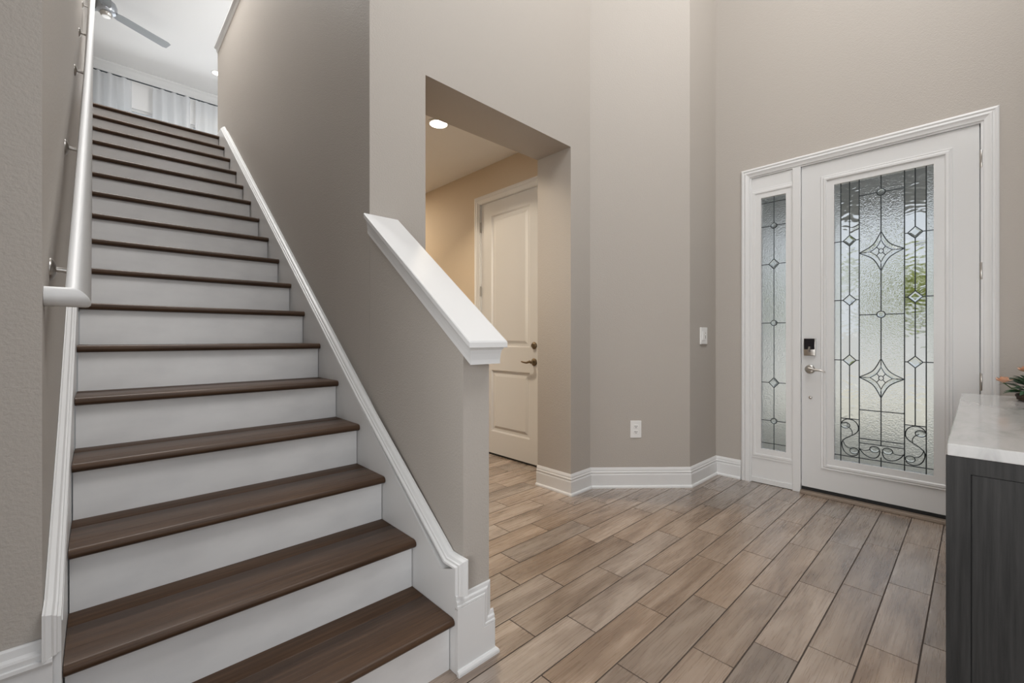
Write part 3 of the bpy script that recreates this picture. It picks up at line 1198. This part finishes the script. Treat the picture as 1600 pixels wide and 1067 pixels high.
box(bm, 0, .1195, 2.6485 - oy, 2.6615 - oy, 0, 2.511)
box(bm, 0, .1195, 2.6615 - oy, 3.4645 - oy, 2.5015, 2.511)
link('jamb', bm, M['trim'], t6)

# ------------------------------------------------------------------ outlet and switch
def wall_frame(name, p, nrm):
    """Empty whose local -Y points out of the wall"""
    rz = math.atan2(nrm[1], nrm[0]) + PI / 2
    return empty(name, p, rz)


cn = Vector((-(2.05 - 1.53), -(3.34 - 2.765), 0)).normalized()
cd = Vector((3.34 - 2.765, 1.53 - 2.05, 0)).normalized()
oc = Vector((2.765, 2.05, .448)) + cd * .353
ou = wall_frame('wall_outlet', oc, cn)
tag(ou, 'white duplex outlet low on the angled wall above the baseboard', 'outlet')
bm = bmesh.new()
box(bm, -.043, .043, -.006, 0, -.066, .066, bev=.003)
link('cover_plate', bm, M['plate'], ou)
for z in (.021, -.021):
    bm = bmesh.new()
    box(bm, -.017, .017, -.0085, -.0055, z - .014, z + .014, bev=.0012)
    rc = link('receptacle', bm, M['plate'], ou)
    for a in (-.0065, .0065):
        B('slot', M['slot'], (a - .0019, a + .0019, -.0089, -.0083, z - .002, z + .009), rc)
    bm = bmesh.new()
    lathe(bm, [(.0034, 0), (.0034, .0005), (0, .0005)], (0, -.0084, z - .007), (0, -1, 0), 10)
    link('slot', bm, M['slot'], rc)
sw = wall_frame('light_switch', (3.575, 1.53, 1.170), (0, -1, 0))
tag(sw, 'white dimmer switch plate at chest height near the front door corner', 'light switch')
bm = bmesh.new()
box(bm, -.060, .060, -.012, 0, -.068, .068, bev=.003)
link('cover_plate', bm, M['plate'], sw)
B('rocker', M['plate'], (-.036, .004, -.016, -.0115, -.034, .034), sw, bev=.001)
B('dimmer_slot', M['slot'], (.018, .024, -.0126, -.0115, -.022, .026), sw)
B('dimmer_slider', M['plate'], (.015, .027, -.018, -.0115, .004, .016), sw, bev=.001)

# ------------------------------------------------------------------ console cabinet
XC0, XC1, YC0, YC1, ZT = 1.592, 3.10, -.40, .056, .88
cc = empty('console_cabinet', ((XC0 + XC1) / 2, (YC0 + YC1) / 2, 0))
tag(cc, 'charcoal stained wooden console cabinet with a pale marble top', 'console cabinet')
q = Vector(cc.location)


def cb(name, m, d, bev=0.0, parent=cc):
    return B(name, m, (d[0] - q.x, d[1] - q.x, d[2] - q.y, d[3] - q.y, d[4], d[5]), parent, bev)


cb('marble_top', M['marble'], (XC0 - .001, XC1, YC0 - .01, YC1 - .002, ZT - .031, ZT), .003)
cb('carcass', M['console'], (XC0 + .012, XC1 - .02, YC0 + .01, YC1 - .024, .09, ZT - .0315))
FR = .052
bm = bmesh.new()
ya, yb, za, zb = YC0 - q.y, YC1 - q.y, .0, ZT - .0315
frame_x(bm, ya, yb, za, zb, ya + FR, yb - FR + .008, .10, zb - .040, XC0 - q.x, XC0 + .0118 - q.x)
link('end_frame', bm, M['console'], cc)
cb('end_panel', M['console'], (XC0 + .004, XC0 + .0115, YC0 + FR + .002, YC1 - FR + .006, .103, ZT - .0735), .001)
for i in range(3):
    a = XC0 + .02 + i * (XC1 - XC0 - .04) / 3
    b = a + (XC1 - XC0 - .04) / 3 - .004
    dr = cb('cabinet_door', M['console'], (a, b, YC1 - .0235, YC1 - .004, .12, ZT - .05), .002)
for x_ in (XC1 - .07,):
    for y_ in (YC0 + .02, YC1 - .07):
        cb('leg', M['console'], (x_, x_ + .05, y_, y_ + .045, 0, .0895))

# flower arrangement on the console
fa = empty('flower_arrangement', (2.93, -.195, ZT))
tag(fa, 'green leafy arrangement with a peach flower in a dark wicker ring on the marble top', 'flower arrangement')
rnd = random.Random(11)
bm = bmesh.new()
for rr, zz in ((.070, .009), (.074, .021)):
    tube(bm, [(rr * math.cos(2 * PI * i / 24), rr * math.sin(2 * PI * i / 24), zz) for i in range(25)], .009, 8)
link('wicker_ring', bm, M['wicker'], fa, smooth=True)


def leaf(bm, p, d, ln, wd, curl):
    d = Vector(d).normalized()
    s = d.cross(Vector((0, 0, 1)))
    s = s.normalized() if s.length > .01 else Vector((1, 0, 0))
    u = s.cross(d)
    rows = []
    for i in range(5):
        t_ = i / 4
        c = Vector(p) + d * ln * t_ - Vector((0, 0, 1)) * curl * t_ * t_
        h = wd * math.sin(PI * (0.08 + .92 * t_)) * (1 - .3 * t_) / 2 if t_ < 1 else .0005
        rows.append([bm.verts.new(c - s * h + u * h * .3), bm.verts.new(c), bm.verts.new(c + s * h + u * h * .3)])
    for a, b in zip(rows[:-1], rows[1:]):
        bm.faces.new((a[0], a[1], b[1], b[0]))
        bm.faces.new((a[1], a[2], b[2], b[1]))


bm = bmesh.new()
for i in range(170):
    a = rnd.uniform(0, 2 * PI)
    e = rnd.uniform(.05, 1.3)
    dd = (math.cos(a) * math.cos(e), math.sin(a) * math.cos(e), math.sin(e))
    p = Vector((0, 0, .03)) + Vector(dd) * rnd.uniform(.02, .085)
    leaf(bm, p, dd, rnd.uniform(.04, .07), rnd.uniform(.026, .040), rnd.uniform(0, .03))
link('leaves', bm, M['leaf'], fa, smooth=True)
for fx, fy, fz in ((-.075, .118, .078), (.05, .05, .12), (.0, -.09, .10)):
    bm = bmesh.new()
    for i in range(14):
        a = i * 2.4
        e = .15 + .09 * i
        dd = (math.cos(a) * math.cos(e), math.sin(a) * math.cos(e), math.sin(e))
        leaf(bm, (fx, fy, fz), dd, .036 - .0012 * i, .030, -.006)
    fl = link('flower', bm, M['petal'], fa, smooth=True)
    bm = bmesh.new()
    tube(bm, [(fx * .3, fy * .3, .03), (fx * .8, fy * .8, fz * .7), (fx, fy, fz)], .0022, 6)
    link('stem', bm, M['stem'], fl)

# ------------------------------------------------------------------ recessed lights
def downlight(name, loc, label, group, energy, col):
    t = empty(name, loc)
    tag(t, label, 'ceiling light', group)
    bm = bmesh.new()
    lathe(bm, [(.088, 0), (.088, -.004), (.080, -.008), (.070, -.006), (.070, 0)], (0, 0, 0), (0, 0, 1), 32)
    link('trim_ring', bm, M['trim'], t, smooth=True)
    bm = bmesh.new()
    lathe(bm, [(.069, 0), (.069, -.004), (.03, -.009), (0, -.010)], (0, 0, 0), (0, 0, 1), 32)
    link('diffuser', bm, M['lamp'], t, smooth=True)
    l = bpy.data.lights.new(name + '_beam', 'AREA')
    l.shape = 'DISK'
    l.size = .13
    l.energy = energy
    l.color = col
    l.spread = math.radians(125)
    o = bpy.data.objects.new(name + '_beam', l)
    C.objects.link(o)
    o.location = (loc[0], loc[1], loc[2] - .014)
    return t


downlight('recessed_light', (1.983, 2.955, 2.8645), 'round white recessed light glowing in the hall ceiling just inside the opening', None, 24, (1.0, 0.85, 0.66))
downlight('recessed_light', (1.545, 9.24, ZC - .0005), 'small recessed light in the loft ceiling above the stair wall', None, 8, (1.0, 0.92, 0.8))

# ------------------------------------------------------------------ ceiling fan of the loft
cf = empty('ceiling_fan', (.09, 8.03, 5.58))
tag(cf, 'silver ceiling fan with grey blades under the loft ceiling', 'ceiling fan')
bm = bmesh.new()
lathe(bm, [(.0, .10), (.06, .10), (.10, .075), (.115, .03), (.115, -.02), (.10, -.05), (.05, -.07)], (0, 0, 0), (0, 0, 1), 32)
link('motor_housing', bm, M['fan_metal'], cf, smooth=True)
bm = bmesh.new()
lathe(bm, [(.065, -.065), (.06, -.10), (.045, -.115), (.0, -.118)], (0, 0, 0), (0, 0, 1), 32)
link('light_cap', bm, M['nickel'], cf, smooth=True)
bm = bmesh.new()
tube(bm, [(0, 0, .09), (0, 0, .30)], .014, 12)
link('downrod', bm, M['fan_metal'], cf, smooth=True)
bm = bmesh.new()
lathe(bm, [(.02, .25), (.06, .29), (.07, ZC - 5.58), (0, ZC - 5.58)], (0, 0, 0), (0, 0, 1), 24)
link('canopy', bm, M['fan_metal'], cf, smooth=True)
for k in range(3):
    a = math.radians(27 + 120 * k)
    bm = bmesh.new()
    prof = [(.10, -.045), (.16, -.06), (.74, -.066), (.78, -.05), (.78, .05), (.74, .066), (.16, .06), (.10, .045)]
    prism(bm, [(x_, y_, -.030 - y_ * .22) for x_, y_ in prof], (0, 0, .008))
    o = link('blade', bm, M['fan_blade'], cf)
    o.rotation_euler = (0, 0, a)

# ------------------------------------------------------------------ curtains and rod of the loft window
YC = YW - .16
ZR = 5.615
rd = empty('curtain_rod', (1.2, YC, ZR))
tag(rd, 'thin dark curtain rod under the loft crown moulding', 'curtain rod')
bm = bmesh.new()
tube(bm, [(-1.27, 0, 0), (1.75, 0, 0)], .011, 10)
link('rod', bm, M['rod'], rd, smooth=True)
for s in (-1.27, 1.75):
    bm = bmesh.new()
    lathe(bm, [(.0, -.02), (.018, -.012), (.022, 0), (.018, .012), (0, .02)], (s, 0, 0), (1, 0, 0), 12)
    link('finial', bm, M['rod'], rd, smooth=True)
for s in (-1.15, .2, 1.6):
    bm = bmesh.new()
    tube(bm, [(s, 0, 0), (s, .1595, 0)], .008, 8)
    link('rod_bracket', bm, M['rod'], rd)


def curtain(x0, x1, folds, seed, label):
    rn = random.Random(seed)
    bm = bmesh.new()
    n = 64
    top, bot = 1.0, 0.0
    cols = []
    ph = rn.uniform(0, 6)
    for i in range(n + 1):
        t_ = i / n
        col = []
        for j in range(9):
            v_ = j / 8
            amp = .030 + .022 * math.sin(3 * t_ + ph)
            yy = amp * math.sin(2 * PI * folds * t_ + ph + .6 * math.sin(5 * t_ + v_)) + .012 * math.sin(13 * t_ * folds * .3 + 2 * v_)
            xx = x0 + (x1 - x0) * t_ + .02 * math.sin(2 * PI * folds * t_ * 2 + ph) * v_
            zz = ZR - .013 - v_ * (ZR - ZL - .05)
            col.append(bm.verts.new((xx, yy + (-.02), zz - ZL)))
        cols.append(col)
    for a, b in zip(cols[:-1], cols[1:]):
        for j in range(8):
            bm.faces.new((a[j], a[j + 1], b[j + 1], b[j]))
    o = link('curtain', bm, M['cloth'], None, smooth=True)
    o.location = (0, YC + .02, ZL)
    tag(o, label, 'curtain', 'loft window curtains')
    return o


curtain(-.07, .44, 3.4, 1, 'pale grey curtain panel beside the handrail end of the loft window')
curtain(.72, 1.26, 3.2, 2, 'wide pale grey curtain panel in the middle of the loft window')
curtain(1.34, 1.78, 3, 5, 'pale grey curtain panel beside the stair wall in the loft')

# ------------------------------------------------------------------ outside the front door
struct(B('floor_porch', M['concrete'], (XD + .142, 7.3, -1.2, 3.2, -.12, -.02)), 'pale concrete porch outside the front door', 'porch')
struct(B('ceiling_porch', M['porch_dark'], (XD + .142, 7.3, -1.2, 3.2, 2.72, 2.9)), 'shaded porch ceiling outside the front door', 'ceiling')
struct(B('wall_porch', M['stucco'], (XD + .142, 7.2, 2.2, 2.4, -.02, 2.72)), 'grey stucco porch side wall outside the sidelight', 'wall')
struct(B('ground_driveway', M['concrete'], (7.3, 13, -20, 20, -.2, -.1)), 'pale driveway beyond the porch', 'driveway')
struct(B('ground_lawn', M['grass'], (13, 40, -20, 20, -.2, -.1)), 'lawn beyond the driveway', 'lawn')
rnd = random.Random(4)


def shrub(name, loc, r_, h_, label, cat, m):
    t = empty(name, loc)
    tag(t, label, cat)
    bm = bmesh.new()
    for i in range(5):
        a = 2 * PI * i / 5
        tube(bm, [(0, 0, -.1), (.3 * r_ * math.cos(a), .3 * r_ * math.sin(a), h_ * .5), (.6 * r_ * math.cos(a), .6 * r_ * math.sin(a), h_ * .8)], [.03, .02, .01], 6)
    link('branches', bm, M['bark'], t)
    bm = bmesh.new()
    for i in range(1000):
        a = rnd.uniform(0, 2 * PI)
        e = rnd.uniform(-.2, 1.4)
        dd = Vector((math.cos(a) * math.cos(e), math.sin(a) * math.cos(e), math.sin(e)))
        k = rnd.uniform(.55, 1)
        p = Vector((dd.x * r_ * k, dd.y * r_ * k, h_ * .35 + dd.z * h_ * .6 * k))
        leaf(bm, p, (dd.x, dd.y, dd.z + rnd.uniform(-.6, .4)), .24, .12, .08)
    link('foliage', bm, m, t, smooth=True)
    return t


struct(B('wall_garden', M['white_stucco'], (12.6, 12.8, -8, 12, -.1, 1.3)), 'low white garden wall beyond the driveway', 'garden wall')
shrub('garden_shrub', (14.9, .95, -.1), 1.35, 3.2, 'bushy pale green shrub seen through the front door glass on the hinge side', 'shrub', M['leaf2'])
shrub('garden_shrub', (14.6, 4.15, -.1), 1.3, 3.0, 'bushy pale green shrub seen through the front door glass on the handle side', 'shrub', M['leaf2'])


def palm(loc, h_, label):
    t = empty('palm_tree', loc)
    tag(t, label, 'palm tree')
    bm = bmesh.new()
    tube(bm, [(0, 0, -.1), (.05, .03, h_ * .5), (.02, .05, h_)], [.13, .10, .08], 10)
    link('trunk', bm, M['bark'], t, smooth=True)
    bm = bmesh.new()
    for i in range(14):
        a = 2 * PI * i / 14 + .2
        up = .9 if i % 2 else .35
        pts = [Vector((.02, .05, h_)) + Vector((math.cos(a) * s_, math.sin(a) * s_, up * s_ - .55 * s_ * s_)) for s_ in (0, .3, .6, .9, 1.2, 1.5)]
        for p, q_ in zip(pts[:-1], pts[1:]):
            for f_ in (0, .33, .66):
                c = p.lerp(q_, f_)
                d = (q_ - p).normalized()
                s = d.cross(Vector((0, 0, 1))).normalized()
                for sg in (-1, 1):
                    leaf(bm, c, d * .6 + s * sg, .42, .045, .10)
    link('fronds', bm, M['leaf2'], t, smooth=True)


palm((18.6, 2.2, -.1), 3.4, 'palm tree with drooping fronds seen through the front door glass')
